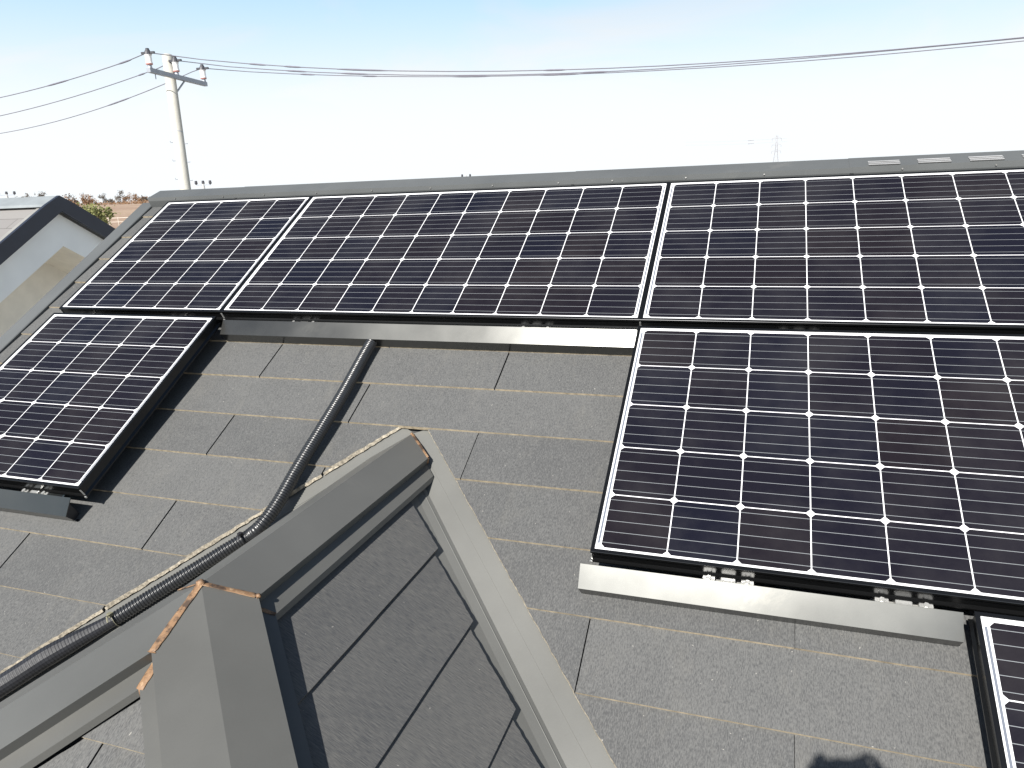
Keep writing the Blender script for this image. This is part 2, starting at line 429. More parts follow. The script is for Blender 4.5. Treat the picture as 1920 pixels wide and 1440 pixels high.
for i, (a, b, lf) in enumerate(segs):
    mb, B, top = ridge_seg(a, b, lf); caps.append((mb.build('ridge_cap', M_ridge, house, bevel=.002), B, top))
# vents: slots of three bright louvres
M_louv = simple('louvre edge', (.66, .66, .66), .4, .4)
cap4, B4, T4 = caps[3]
sl = (T4-B4); 
nrm = Vector((0, -sl.z, sl.y)).normalized()
for k in range(9):
    u0 = .705 + k*.168
    mb = MB()
    for j in range(3):
        c = B4 + sl*(.13+.155*j) + nrm*.002
        c0 = Vector((u0, c.y, c.z)); 
        d = sl.normalized()
        mb.box(c0+Vector((.054, 0, 0))+nrm*.0012, (.054, .0020, .0012), Matrix(((1, 0, 0), (0, d.y, nrm.y), (0, d.z, nrm.z))), 0)
        mb.box(c0+Vector((.054, 0, 0))-d*.006+nrm*.0005, (.054, .0022, .0005), Matrix(((1, 0, 0), (0, d.y, nrm.y), (0, d.z, nrm.z))), 1)
    v = mb.build('ridge_vent', [M_louv, M_side], house); v.parent = cap4; v.matrix_parent_inverse = Matrix()
# screws along ridge front flange
for (cp, B, top), (a, b, lf) in zip(caps, segs):
    u = a+.18
    while u < min(b-.05, 2.4):
        p = Vector((u, .157, .0245)); mb = MB(); mb.tube([p, p+Vector((0, -.004, .001))], .0032, 8); u += .303
        o = mb.build('screw', M_cap, house); o.parent = cp

# ------------------------------------------------------------------ the hipped wing
XR, YA, YJ, ZC = -.69, -1.042, -1.974, -.739
def PR(x, y, o=0.0): return Vector((x, y, ZC - .6*(x-XR) + o))
def PL(x, y, o=0.0): return Vector((x, y, ZC + .6*(x-XR) + o))
def PF(x, y, o=0.0): return Vector((x, y, ZC + .6*(y-YJ) + o))
WT, WS = -.026, -.041            # wing slate surface / sheet relative to crease planes
CSL = 1/math.sqrt(1+.36)
# right face: coordinates a = y (along), t = down slope ; slates
def right3(a, t, h):              # a -> y, t = slope coordinate (negative downwards) like s
    x = XR - t*CSL; base = PR(x, a, WT)
    return base + Vector((.6*CSL, 0, CSL))*h
def left3(a, t, h):
    x = XR + t*CSL; base = PL(x, a, WT)
    return base + Vector((-.6*CSL, 0, CSL))*h
def front3(a, t, h):
    y = YJ + t*CSL; base = PF(a, y, WT)
    return base + Vector((0, -.6*CSL, CSL))*h
def wing_face(name, to3, kind):
    mb = MB()
    # butt lines: x = -.48 + .1573k on right face
    t0 = -.2915
    for k in range(-1, 16):
        s0 = t0 - EXPO*k
        s1 = s0+EXPO
        for j in range(-7, 8):
            a0 = -2.13 + .91*j + (-.12 if k % 2 else 0) + (.0 if kind != 'F' else .62); a1 = a0+.91
            if kind == 'R':
                # valley cut X+Y = c  (y <= c - x); rotated slightly per slate: steps at every course
                # x = XR - t*CSL ; cut: c - x - y >= 0, pivot at the butt corner
                c = -1.845; rot = .12
                xb = XR - s0*CSL
                # c - x - a - rot*(xb - x) with xb-x = (t-s0)*CSL
                cuts = [(-1, CSL*(1-rot), c-XR+rot*s0*CSL)]
                # hip: y - YJ > -(x-XR) + margin  -> a - YJ + (-t*CSL) - m >=0
                cuts.append((1, -CSL, -YJ-.175))
                cuts.append((0, -1, -.118/CSL))      # top edge under the cap flange: t <= -.118
                add_slate(mb, a0, a1, s0, s1, to3, cuts, thick=.0125)
            elif kind == 'L':
                c = -1.845
                xb = XR + s0*CSL
                cuts = [(-1, CSL, c-XR), (1, -CSL, -YJ-.175), (0, -1, -.118/CSL)]
                add_slate(mb, a0, a1, s0, s1, to3, cuts, thick=.0125)
            else:
                # between hips: |x-XR| <= (YJ - y) - m, y = YJ + t*CSL -> -t*CSL - m - |a-XR| >= 0
                cuts = [(-1, -CSL, XR-.175), (1, -CSL, -XR-.175)]
                add_slate(mb, a0, a1, s0, s1, to3, cuts, thick=.0125)
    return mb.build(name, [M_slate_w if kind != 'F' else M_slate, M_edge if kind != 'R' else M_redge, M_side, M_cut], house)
wing_face('wing_slates', right3, 'R')
wing_face('wing_slates', left3, 'L')
wing_face('wing_slates', front3, 'F')
# wing sheathing, extends to eaves
XE = 2.6
mb = MB()
mb.poly([PR(XR, YA+.1, WS-.01), PR(XR, YJ, WS-.01), PR(XR+XE, YJ-XE, WS-.01), PR(XR+XE, -1.77-(XR+XE)+.1, WS-.01)])
mb.poly([PL(XR, YA+.1, WS-.01), PL(XR, YJ, WS-.01), PL(XR-XE, YJ-XE, WS-.01), PL(XR-XE, -1.77-(XR+XE)+.1, WS-.01)])
mb.poly([PF(XR, YJ, WS-.01), PF(XR+XE, YJ-XE, WS-.01), PF(XR-XE, YJ-XE, WS-.01)])
mb.build('wing_deck', M_side, house)

# --- valleys: X+Y = VC (right), mirrored for the left
# intersection of main sheet Z=-.1306+.6Y.. and wing sheet
zmain0 = SHEET/CT
VC = None
# main sheet: Z = SHEET/CT + Y*ST/CT ; wing sheet: Z = ZC+WS-.6(X-XR)  -> X+Y
VC = (ZC+WS+.6*XR - SHEET/CT)/.6
def mainZ(x, y, h): return Vector((x, y, (h+y*ST)/CT))
def valley(sgn, name):
    mb = MB()
    def X(d): return XR + sgn*d          # d = distance from ridge axis
    cen = VC - XR                         # at d, y = cen - d   (d + y = cen)
    yA = cen                              # apex at d=0
    DE = 3.4
    def M(d, c, h=SHEET):                 # point on the main roof; c = d + y
        return mainZ(X(d), c-d, h)
    def Wp(d, c, o=WS): 
        return Vector((X(d), c-d, ZC-.6*d+o))
    up = -1.2355*CT - HTOP*ST + .03      # y where slate course covers it
    fold = cen+.060; edge = cen+.16
    def strip(c0, c1, h0, h1):
        # main-side strip between lines c0 and c1, clipped at y<=up, d>=0
        a0 = max(0, c0-up); a1 = max(0, c1-up)
        pts = [M(a0, c0, h0), M(DE, c0, h0), M(DE, c1, h1), M(a1, c1, h1)]
        mb.poly(pts)
        if c0-up < 0 and a1 > 0:
            pass
    strip(cen, fold, SHEET, SHEET)
    strip(fold, fold, SHEET, SHEET+.0016)
    strip(fold, edge, SHEET+.0016, SHEET+.0016)
    # triangle closing the apex between d=0, y from cen to up
    mb.poly([M(0, cen), M(0, up), M(max(0, fold-up), fold)])
    # wing side
    def ws(c0, c1, o0, o1):
        mb.poly([Wp(max(0, 0), c0, o0), Wp(DE, c0, o0), Wp(DE, c1, o1), Wp(0, c1, o1)])
    f2 = cen-.017
    ws(cen, f2, WS, WS); ws(f2, f2-.0015, WS, WS+.0022); ws(f2-.0015, f2-.0035, WS+.0022, WS+.0006); ws(f2-.0035, cen-.055, WS+.0006, WS-.005); ws(cen-.055, cen-.11, WS-.005, WS-.005)
    return mb.build(name, M_flash, house)
valley(1, 'valley_flashing'); valley(-1, 'valley_flashing')

# --- ridge and hip caps
O1 = .100       # half width of the cap in plan
CE = .0225      # edge of the cap stands this much above the parallel plane
LIP = -.007    # bottom of the lip
O3 = .127       # outer edge of the flange
FL = -.005
HL = 2.45
r2 = math.sqrt(2)
def face_pts(kind, o, z):
    if kind == 'L' and o > 0: z = {CE: .007, LIP: -.013, FL: -.011, FL-.015: -.022}.get(z, z)
    """polyline along the cap of face kind at plan offset o: for ridge part and hip part"""
    if kind in ('R', 'L'):
        P = PR if kind == 'R' else PL; sg = 1 if kind == 'R' else -1
        dm = o; ym = YJ - o + o*r2
        A = P(XR+sg*dm, (VC-XR+.045) - dm - (.0), z)
        mit = P(XR+sg*dm, ym, z)
        far = P(XR+sg*(o/r2+HL), YJ-HL+o/r2, z)
        return A, mit, far
    else:
        mit = PF(XR, YJ-o*r2, z)
        r_ = PF(XR+HL-o/r2, YJ-HL-o/r2, z); l_ = PF(XR-HL+o/r2, YJ-HL-o/r2, z)
        return l_, mit, r_
ringspec = [(0.0, 0.0), (O1, CE), (O1-.010, LIP), (O3, FL), (O3+.0005, FL-.015)]
apexA = Vector((XR, VC-XR+.045, ZC))
J = Vector((XR, YJ, ZC)); HR = PR(XR+HL, YJ-HL); HLf = PL(XR-HL, YJ-HL)
def build_ridge(name):
    mb = MB()
    for kind in 'RL':
        rs = [face_pts(kind, o, z) for o, z in ringspec]
        rs[0] = (apexA, J, J)
        for a, b in zip(rs[:-1], rs[1:]): mb.quad(a[0], a[1], b[1], b[0])
    # end closure
    a = [face_pts('R', o, z)[0] for o, z in ringspec[1:3]]; b = [face_pts('L', o, z)[0] for o, z in ringspec[1:3]]
    mb.poly([apexA, a[0], a[1], Vector((XR, apexA.y, ZC-.03)), b[1], b[0]])
    return mb.build(name, M_cap, house, bevel=.0012)
def build_hip(name, side):
    mb = MB()
    kind = 'R' if side > 0 else 'L'
    rs = [face_pts(kind, o, z) for o, z in ringspec]; rs[0] = (None, J, HR if side > 0 else HLf)
    for a, b in zip(rs[:-1], rs[1:]): mb.quad(a[1], a[2], b[2], b[1])
    rs = [face_pts('F', o, z) for o, z in ringspec]; rs[0] = (HLf, J, HR)
    for a, b in zip(rs[:-1], rs[1:]):
        if side > 0: mb.quad(a[1], a[2], b[2], b[1])
        else: mb.quad(a[0], a[1], b[1], b[0])
    return mb.build(name, M_cap, house, bevel=.0012)
build_ridge('wing_ridge_cap'); build_hip('hip_cap', 1); build_hip('hip_cap', -1)

# sealant beads on the cap joints
def bead(pts, w=.0042, nrm=None, flat=.3):
    mb = MB(); P = []; rr = []; Q = []
    pts = [Vector(p) for p in pts]; wob = 0; ww = 1
    for a, b in zip(pts[:-1], pts[1:]):
        k = max(2, int((b-a).length/.006)); d = (b-a).normalized()
        nn = (nrm or Vector((0, 0, 1))); x = d.cross(nn).normalized(); nn = x.cross(d)
        for i in range(k):
            ww = max(.75, min(1.25, ww+random.uniform(-.07, .07))); wob = max(-.0012, min(.0012, wob+random.uniform(-.0005, .0005)))
            Q.append((a.lerp(b, i/k)+x*wob, x, nn, w*ww))
    Q.append((pts[-1], Q[-1][1], Q[-1][2], w*.7))
    n = 10; b0 = 0
    for (c, x, nn, r) in Q:
        for k in range(n):
            t = 2*math.pi*k/n; mb.v.append(c + x*math.cos(t)*r*1.7 + nn*math.sin(t)*r*flat)
    for i in range(len(Q)-1):
        for k in range(n):
            k2 = (k+1) % n; mb.f.append((i*n+k, i*n+k2, (i+1)*n+k2, (i+1)*n+k)); mb.m.append(0); mb.rnd.append(0)
    for e in (0, (len(Q)-1)*n): mb.f.append(tuple(e+k for k in range(n))); mb.m.append(0); mb.rnd.append(0)
    return mb.build('sealant_bead', M_seal, house, smooth=True)
up = Vector((0, 0, .0005))
mR = [face_pts('R', o, z)[1] for o, z in ringspec]; mL = [face_pts('L', o, z)[1] for o, z in ringspec]; mF = [face_pts('F', o, z)[1] for o, z in ringspec]
bead([J+up, mR[1]+up, mR[2]+up], .0045); bead([J+up, mL[1]+up], .0045)
bead([J+up, mF[1]+up], .0052); bead([mF[1], mF[2]], .006); bead([mF[2]+up, mF[3]+up, mF[4]], .0045)
bead([mR[3]+up, mR[3].lerp(mR[2], .8)+up], .0035)
eR = [face_pts('R', o, z)[0] for o, z in ringspec]; eL = [face_pts('L', o, z)[0] for o, z in ringspec]
bead([apexA+up, eR[1], eR[2]], .0028); 
for p, s_ in ((J, .009), (mR[1], .006), (apexA, .005)):
    bm = bmesh.new(); bmesh.ops.create_icosphere(bm, subdivisions=2, radius=s_)
    for v in bm.verts: v.co *= random.uniform(.75, 1.15)
    me = bpy.data.meshes.new('sealant_bead'); bm.to_mesh(me); bm.free(); me.materials.append(M_seal)
    o = bpy.data.objects.new('sealant_bead', me); COL.objects.link(o); o.parent = house; o.location = Vector(p)-ORG['house']
    for q in me.polygons: q.use_smooth = True

# ================================================================== SOLAR PANELS
P = .159
ML, MR_, MT, MBt = .0128, .0118, .0090, .0058      # white margins: left, right, top, bottom
FRP = [(0, -.001), (0, .002), (.0085, .002), (.0095, .0012), (.0095, -.006), (.0070, -.0075), (.0070, -.030), (.0120, -.0375), (.0120, -.042), (.004, -.042)]
def panel_meshes(nx):
    x0, x1, y0, y1 = -ML, nx*P+MR_, -5*P-MBt, MT
    g = MB()
    # slab: top with uv in metres (v downwards)
    g.poly([(x0, y0, 0), (x1, y0, 0), (x1, y1, 0), (x0, y1, 0)], 0, [(x0, -y0), (x1, -y0), (x1, -y1), (x0, -y1)])
    g.poly([(x0, y1, -.005), (x1, y1, -.005), (x1, y0, -.005), (x0, y0, -.005)], 1, [(0, 0)]*4)
    f = MB()
    def ring(d, h): return [Vector((x0-d, y0-d, h)), Vector((x1+d, y0-d, h)), Vector((x1+d, y1+d, h)), Vector((x0-d, y1+d, h))]
    rs = [ring(d, h) for d, h in FRP]
    for a, b in zip(rs[:-1], rs[1:]):
        for k in range(4): f.quad(a[k], a[(k+1) % 4], b[(k+1) % 4], b[k])
    cc = []   # bare mitred corners that catch the light
    for (x, y, sx) in ((x0, y0, -1), (x1, y0, 1)):
        c = MB(); cc.append(c)
        c.box((x+sx*.0078, y-.0085, -.020), (.0016, .0016, .0125))
        c.box((x+sx*.011, y-.0125, -.039), (.003, .002, .003))
    return g, f, cc
# mitre caps: see MB.build
TEMPL = {}
def add_panel(nx, u, s, label):
    if nx not in TEMPL:
        root = bpy.data.objects.new('solar_panel', None); COL.objects.link(root); ORG[root.name] = Vector((0, 0, 0))
        g, f, c = panel_meshes(nx)
        parts = [g.build('glass', [CELL[nx], M_black], root), f.build('frame', M_frame, root)] + [c_.build('corner_key', M_galv, root) for c_ in c]
        TEMPL[nx] = (root, parts)
    else:
        src, sp = TEMPL[nx]
        root = src.copy(); COL.objects.link(root)
        for q in sp:
            d = q.copy(); COL.objects.link(d); d.parent = root
    root.matrix_world = Matrix.Translation(RF(u, s, 0)) @ RM
    root.empty_display_size = .2
    tag(root, label, 'solar panel', 'solar panels mounted on the roof')
    return root
VP = .8575
add_panel(10, -1.632, 0, 'full-length solar panel in the middle of the top row, above the bare slates')
add_panel(10, 0, 0, 'solar panel at the right end of the top row, below the slotted ridge vents')
add_panel(10, 0, -VP, 'large solar panel on the right, second row, above the pale sunlit cover')
add_panel(10, .808, -2*VP, 'solar panel cut off by the bottom right corner, beside the pale cover end')
add_panel(5, -2.471, 0, 'short solar panel at the left end of the top row next to the roof verge')
add_panel(5, -2.473, -VP, 'short solar panel in the lower left row casting a dark shadow on the slates')

# ------------------------------------------------------------------ eave covers
def cover(u0, u1, s_off, label, openend=False):
    root = tag(empty('eave_cover', RF(u0, -1.735+s_off, -.10)), label, 'metal cover', 'metal trims below the panels')
    mb = MB()
    pr = [(-1.712, -.018), (-1.690, -.022), (-1.741, -.052), (-1.728, -.099), (-1.718, -.099)]
    pr = pr[1:]
    pi = [(a+.0015, b-.002) for a, b in pr]
    pr = [(a+s_off, b) for a, b in pr]; pi = [(a+s_off, b) for a, b in pi]
    prof_u(mb, pr, u0, u1); prof_u(mb, pi[::-1], u0, u1)
    for uu in (u0, u1):
        for k in range(len(pr)-1): mb.quad(RF(uu, *pr[k]), RF(uu, *pr[k+1]), RF(uu, *pi[k+1]), RF(uu, *pi[k]))
    mb.quad(RF(u0, *pr[0]), RF(u1, *pr[0]), RF(u1, *pi[0]), RF(u0, *pi[0]))
    mb.build('cover_face', M_cover, root, bevel=.0008)
    for uu in (u0+.012, u1-.012):
        e = MB(); e.poly([RF(uu, -1.700+s_off, -.030), RF(uu, -1.736+s_off, -.052), RF(uu, -1.730+s_off, -.096), RF(uu, -1.700+s_off, -.096)])
        e.build('end_plate', M_black, root)
    return root
cover(-2.9+.21, -1.690, 0, 'dark blue-grey angled cover under the lower left short panel, its open end at the slates')
cover(-.045, .772, 0, 'pale sunlit angled cover below the large right panel, between slates and corner panel')
cover(-1.640, -.029, VP, 'long angled cover under the middle panel, dark at left, glaring white at right')

# ------------------------------------------------------------------ mounting brackets
def bracket(u, s, label):
    root = tag(empty('mounting_bracket', RF(u, s, HTOP)), label, 'bracket', 'silver brackets holding the panels')
    M3 = RM.to_3x3()
    b = MB(); b.box(RF(u, s+.015, HTOP+.006), (.060, .045, .003), M3); b.box(RF(u, s+.01, HTOP+.022), (.055, .018, .014), M3)
    b.build('base_plate', M_galv, root, bevel=.002)
    for sg in (-1, 1):
        c = MB()
        c.box(RF(u+sg*.043, s+.004, -.058), (.0125, .010, .013), M3); c.box(RF(u+sg*.043, s-.003, -.046), (.0125, .010, .002), M3)
        c.tube([RF(u+sg*.043, s-.004, -.044), RF(u+sg*.043, s-.004, -.0405)], .0125, 12)
        c.build('lug', M_galv, root, bevel=.0015)
        d = MB(); d.tube([RF(u+sg*.043, s-.004, -.042), RF(u+sg*.043, s-.004, -.035)], .006, 6); d.build('bolt', M_galv, root)
    k = MB(); k.box(RF(u, s+.002, -.055), (.017, .014, .016), M3); k.box(RF(u, s-.012, -.046), (.014, .006, .008), M3)
    k.build('clamp_block', M_galv, root, bevel=.002)
    return root
sb = -.006 + -VP*2+.047+.003
for u, srow, lab in ((.300, 1, 'silver bracket under the large right panel, left one of the two above the pale cover'),
                     (.665, 1, 'silver bracket with two bolts above the right half of the pale cover'),
                     (-1.873, 1, 'silver bracket under the lower left short panel at the picture edge'),
                     (-1.290, 0, 'silver bracket peeping out below the middle panel, near its left end'),
                     (-.375, 0, 'silver bracket below the middle panel where the cover starts to glare'),
                     (.455, 0, 'silver bracket in the dark gap between the two right-hand panels'),
                     (-2.36, 0, 'silver bracket under the top left short panel close to the verge'),
                     (-1.875, 0, 'silver bracket in the gap between the two short left panels, nearer the middle panel')):
    bracket(u, sb + (0 if srow else VP), lab)

# small white wire by the right panel corner
mb = MB(); q = [RF(-.035, -1.668, -.085), RF(-.043, -1.674, -.06), RF(-.048, -1.683, -.055), RF(-.046, -1.69, -.07), RF(-.044, -1.70, -.09)]
mb.tube(q, .0009, 6)
o = mb.build('wire', simple('white wire', (.75, .75, .72), .5)); tag(o, 'short loose white wire at the lower left corner of the large right panel', 'wire')

# ================================================================== CONDUIT
def smooth_path(pts, n=12):
    pts = [Vector(p) for p in pts]; out = []
    ext = [2*pts[0]-pts[1]] + pts + [2*pts[-1]-pts[-2]]
    for i in range(1, len(ext)-2):
        p0, p1, p2, p3 = ext[i-1:i+3]
        for k in range(n):
            t = k/n
            out.append(.5*((2*p1)+(-p0+p2)*t+(2*p0-5*p1+4*p2-p3)*t*t+(-p0+3*p1-3*p2+p3)*t**3))
    out.append(pts[-1]); return out
def resample(pts, step):
    out = [pts[0]]; acc = 0
    for a, b in zip(pts[:-1], pts[1:]):
        L = (b-a).length; d = step-acc
        while d <= L: out.append(a.lerp(b, d/L)); d += step
        acc = L-(d-step)
    return out
hc = -.072
cpts = [RF(-.985, -.80, hc), RF(-.986, -.95, hc), RF(-.979, -1.13, hc+.006), RF(-.981, -1.298, hc+.010), RF(-.989, -1.463, hc+.008), RF(-.995, -1.594, hc+.002),
        RF(-1.012, -1.672, hc-.002), Vector((-1.052, -1.404, -.957)), Vector((-1.105, -1.455, -.988)), Vector((-1.148, -1.498, -1.014)),
        Vector((-1.232, -1.582, -1.063)), Vector((-1.323, -1.673, -1.118)), Vector((-1.43, -1.782, -1.178)), Vector((-1.523, -1.880, -1.236)), Vector((-1.75, -2.11, -1.37)), Vector((-2.1, -2.46, -1.58))]
path = smooth_path(cpts)
fine = resample(path, .0016)
tie_pt = Vector((-1.318, -1.668, -1.116))
def corr(fr, r0, pitch, amp):
    mb = MB(); rr = []
    for i in range(len(fr)):
        ph = (i*.0016 % pitch)/pitch
        rr.append(r0 + amp*(1-2*abs(math.sin(math.pi*ph))**1.6))
    mb.tube(fr, rr, 18); return mb
it = min(range(len(fine)), key=lambda i: (fine[i]-tie_pt).length)
conduit = tag(empty('conduit', cpts[4]), 'black ribbed cable conduit running from under the cover down into the valley', 'conduit')
M_cond = simple('black conduit', (.017, .018, .020), .33, .0, .15, 40, 0, 60, .7)
def shade_auto(o): 
    for p_ in o.data.polygons: p_.use_smooth = True
c1 = corr(fine[:it], .0198, .0084, .0015).build('ribbed_tube', M_cond, conduit, smooth=True)
lower = fine[it-6:]
mb = MB(); rr = []
for i in range(len(lower)):
    t = min(1, i*.0016/.20); ph = (i*.0016 % .0085)/.0085
    rr.append(.0185 + .0095*t*t*(3-2*t) + (.00025 if ph < .5 else -.0001))
mb.tube([p+Vector((0, 0, .009))*min(1, i*.0016/.2) for i, p in enumerate(lower)], rr, 18)
M_tape = simple('black sheath', (.014, .015, .019), .5, 0, .25, 25, .3, 90)
mb.build('outer_sleeve', M_tape, conduit)
def tie(i, r, col):
    a, b = fine[i-2], fine[i+2]; d = (b-a).normalized(); mb = MB()
    x = d.cross(Vector((0, 0, 1))).normalized(); y = x.cross(d)
    ring = [fine[i]+(x*math.cos(2*math.pi*k/20)+y*math.sin(2*math.pi*k/20))*r for k in range(21)]
    for p, q in zip(ring[:-1], ring[1:]): mb.bar(p, q, .0045, .0016, up=d)
    kx = fine[i] + (-x*.35+y*.94)*(r+.004); mb.box(kx, (.006, .006, .005)); mb.tube([kx, kx+(-x*.022+y*.008)+d*.004, kx+(-x*.030-y*.004)+d*.008], .0022, 6)
    mb.build('cable_tie', col, conduit)
M_tie = simple('olive cable tie', (.20, .19, .13), .5)
tie(it, .0205, M_tie)
i2 = min(range(len(fine)), key=lambda i: (fine[i]-Vector((-1.062, -1.414, -.962))).length)
tie(i2, .0205, M_black)

# ================================================================== NEIGHBOUR HOUSE
nb = tag(empty('neighbour_house', (-11, 3.2, -7.5)), 'neighbouring house with pale gable wall and dark rake boards beyond the left verge', 'house')
NX = -7.0; NYR, NZR = 3.236, .14
M_nroof = None
def nroof_mat():
    m, n, l, b = mat('neighbour slates', (.2, .19, .18), .75)
    tcn = n.new('ShaderNodeTexCoord'); br = n.new('ShaderNodeTexBrick'); uvn = n.new('ShaderNodeUVMap'); uvn.uv_map = 'UVMap'
    br.inputs['Scale'].default_value = 1; br.inputs['Brick Width'].default_value = .91; br.inputs['Row Height'].default_value = .182; br.inputs['Mortar Size'].default_value = .004
    br.inputs['Color1'].default_value = (.20, .19, .185, 1); br.inputs['Color2'].default_value = (.24, .23, .22, 1); br.inputs['Mortar'].default_value = (.08, .075, .07, 1)
    l.new(uvn.outputs[0], br.inputs[0]); l.new(br.outputs[0], b.inputs['Base Color']); return m
M_nroof = nroof_mat()
XL = -15.0
def nplane(side, d, o=0.0): return (NYR + side*d, NZR - .05 - .6*d + o)
mb = MB()
for sd in (-1, 1):
    D = 4.2
    y0, z0 = nplane(sd, 0); y1, z1 = nplane(sd, D)
    L = math.hypot(D, .6*D)
    mb.poly([(XL, y1, z1), (NX-.02, y1, z1), (NX-.02, y0, z0), (XL, y0, z0)], 0, [(0, 0), (XL*-1-7, 0), (XL*-1-7, L), (0, L)])
    mb.poly([(XL, y1, z1-.12), (NX-.02, y1, z1-.12), (NX-.02, y0, z0-.12), (XL, y0, z0-.12)], 1, [(0, 0)]*4)
    mb.poly([(XL, y1, z1-.12), (NX-.02, y1, z1-.12), (NX-.02, y1, z1), (XL, y1, z1)], 1, [(0, 0)]*4)
mb.build('roof', [M_nroof, M_side], nb)
mb = MB()
prof = [(-.17, -.075), (-.16, -.047), (0, .04), (.16, -.047), (.17, -.075)]
for (a, b) in zip(prof[:-1], prof[1:]):
    mb.quad((XL, NYR+a[0], NZR-.04+a[1]), (NX+.005, NYR+a[0], NZR-.04+a[1]), (NX+.005, NYR+b[0], NZR-.04+b[1]), (XL, NYR+b[0], NZR-.04+b[1]))
mb.build('ridge_cap', simple('neighbour ridge steel', (.23, .25, .26), .5), nb)
# metal verge strips on the roof surface
mb = MB()
for sd in (-1, 1):
    a, b = nplane(sd, .05, .018), nplane(sd, 4.22, .018)
    mb.quad((NX-.16, a[0], a[1]), (NX, a[0], a[1]), (NX, b[0], b[1]), (NX-.16, b[0], b[1]))
    mb.quad((NX-.16, a[0], a[1]), (NX-.16, b[0], b[1]), (NX-.16, b[0], b[1]-.02), (NX-.16, a[0], a[1]-.02))
mb.build('verge_trim', simple('neighbour verge steel', (.26, .255, .24), .5), nb)
M_barge = simple('navy rake board', (.022, .028, .045), .5, 0, .1)
for sd in (-1, 1):
    mb = MB(); x0, x1 = NX-.02, NX+.02
    pts = []
    for x in (x0, x1):
        pts.append([(x, NYR, NZR+.002), (x, NYR+sd*.18, NZR-.092+.0), (x, NYR+sd*4.25, NZR-.055-.6*4.25), (x, NYR+sd*4.25, NZR-.055-.6*4.25-.165), (x, NYR, NZR-.165)])
    mb.poly(pts[0]); mb.poly(pts[1])
    for k in range(5): mb.quad(pts[0][k], pts[1][k], pts[1][(k+1) % 5], pts[0][(k+1) % 5])
    mb.build('rake_board', M_barge, nb)
M_nw = simple('pale stucco', (.90, .91, .90), .9, 0, .03, 4, .2, 60)
M_nw2 = simple('beige siding', (.80, .77, .70), .85, 0, .06, 6, .4, 40)
mb = MB(); x = NX-.09; x2 = x-.75
# white gable with a gable-shaped opening
GA = (3.26, -.405)
def out(d, off): return (NYR+d, NZR-.14-.6*abs(d))
yb, ya = NYR-4.0, NYR+4.0
zb0 = NZR-.14-2.4; zin = lambda d: GA[1]-.6*abs(d)
lw = 3.1; rw = 1.6
mb.poly([(x, NYR, NZR-.1), (x, ya, NZR-.1-2.4), (x, ya, -7.5), (x, GA[0]+rw, -7.5), (x, GA[0]+rw, zin(rw)), (x, GA[0], GA[1])])
mb.poly([(x, NYR, NZR-.1), (x, GA[0], GA[1]), (x, GA[0]-lw, zin(lw)), (x, GA[0]-lw, -7.5), (x, yb, -7.5), (x, yb, NZR-.1-2.4)])
for xx in (XL+.3,):
    mb.poly([(xx, NYR, NZR-.1), (xx, ya, NZR-2.5), (xx, ya, -7.5), (xx, yb, -7.5), (xx, yb, NZR-2.5)])
mb.quad((x, yb, -7.5), (XL+.3, yb, -7.5), (XL+.3, yb, NZR-2.5), (x, yb, NZR-2.5)); mb.quad((x, ya, -7.5), (XL+.3, ya, -7.5), (XL+.3, ya, NZR-2.5), (x, ya, NZR-2.5))
mb.build('wall', M_nw, nb)
mb = MB()
for d in (.42,):
    mb.quad((x, GA[0], GA[1]), (x2, GA[0], GA[1]), (x2, GA[0]+rw, zin(rw)), (x, GA[0]+rw, zin(rw)))
    mb.quad((x, GA[0], GA[1]), (x2, GA[0], GA[1]), (x2, GA[0]-lw, zin(lw)), (x, GA[0]-lw, zin(lw)))
    mb.quad((x, GA[0]+rw, zin(rw)), (x2, GA[0]+rw, zin(rw)), (x2, GA[0]+rw, -7.5), (x, GA[0]+rw, -7.5))
    mb.quad((x, GA[0]-lw, zin(lw)), (x2, GA[0]-lw, zin(lw)), (x2, GA[0]-lw, -7.5), (x, GA[0]-lw, -7.5))
    mb.poly([(x2, GA[0], GA[1]), (x2, GA[0]+rw, zin(rw)), (x2, GA[0]+rw, -7.5), (x2, GA[0]-lw, -7.5), (x2, GA[0]-lw, zin(lw))])
mb.build('recessed_wall', M_nw2, nb)

# ================================================================== UTILITY POLE AND LINES
M_conc = simple('pole concrete', (.50, .48, .43), .85, 0, .1, 3, .3, 60)
M_steel = simple('grey arm steel', (.34, .36, .40), .5, .2)
M_porc = simple('white porcelain', (.80, .78, .78), .2)
M_red = simple('red band', (.55, .25, .22), .4)
M_dark = simple('dark fitting', (.05, .05, .06), .5)
M_line = simple('line insulation', (.16, .155, .19), .6)
pole = tag(empty('utility_pole', (-9.15, 7.60, -7.5)), 'concrete utility pole with a steel crossarm and white insulators behind the roof', 'utility pole')
pt, pb0 = Vector((-9.869+.0, 8.386, 2.57)), Vector((-9.462, 7.905, .307))
dirp = (pb0-pt).normalized(); base = pt + dirp*((pt.z+7.5)/-dirp.z)
mb = MB(); mb.tube([base, pb0, pt], [.14, .094, .090], 24); mb.tube([pt, pt+Vector((0, 0, .02))], [.090, .07], 24)
mb.tube([pt+dirp*.13, pt+dirp*.145], .0925, 24)
mb.build('shaft', M_conc, pole, smooth=False)
armL, armR = Vector((-9.505, 7.50, 2.19)), Vector((-9.82, 9.23, 2.19))
mb = MB(); mb.bar(armL, armR, .07, .075)
mb.build('crossarm', M_steel, pole, bevel=.004)
mid = armL.lerp(armR, .5)
mb = MB(); mb.bar(armL.lerp(armR, .62), pt+dirp*.75, .022, .022); mb.build('brace', M_steel, pole); mb = MB(); mb.tube([armL.lerp(armR, .1)-Vector((0, 0, .03)), armL.lerp(armR, .1)-Vector((0, 0, .12))], .008, 6)
mb.build('bolt', M_steel, pole)
ins = []
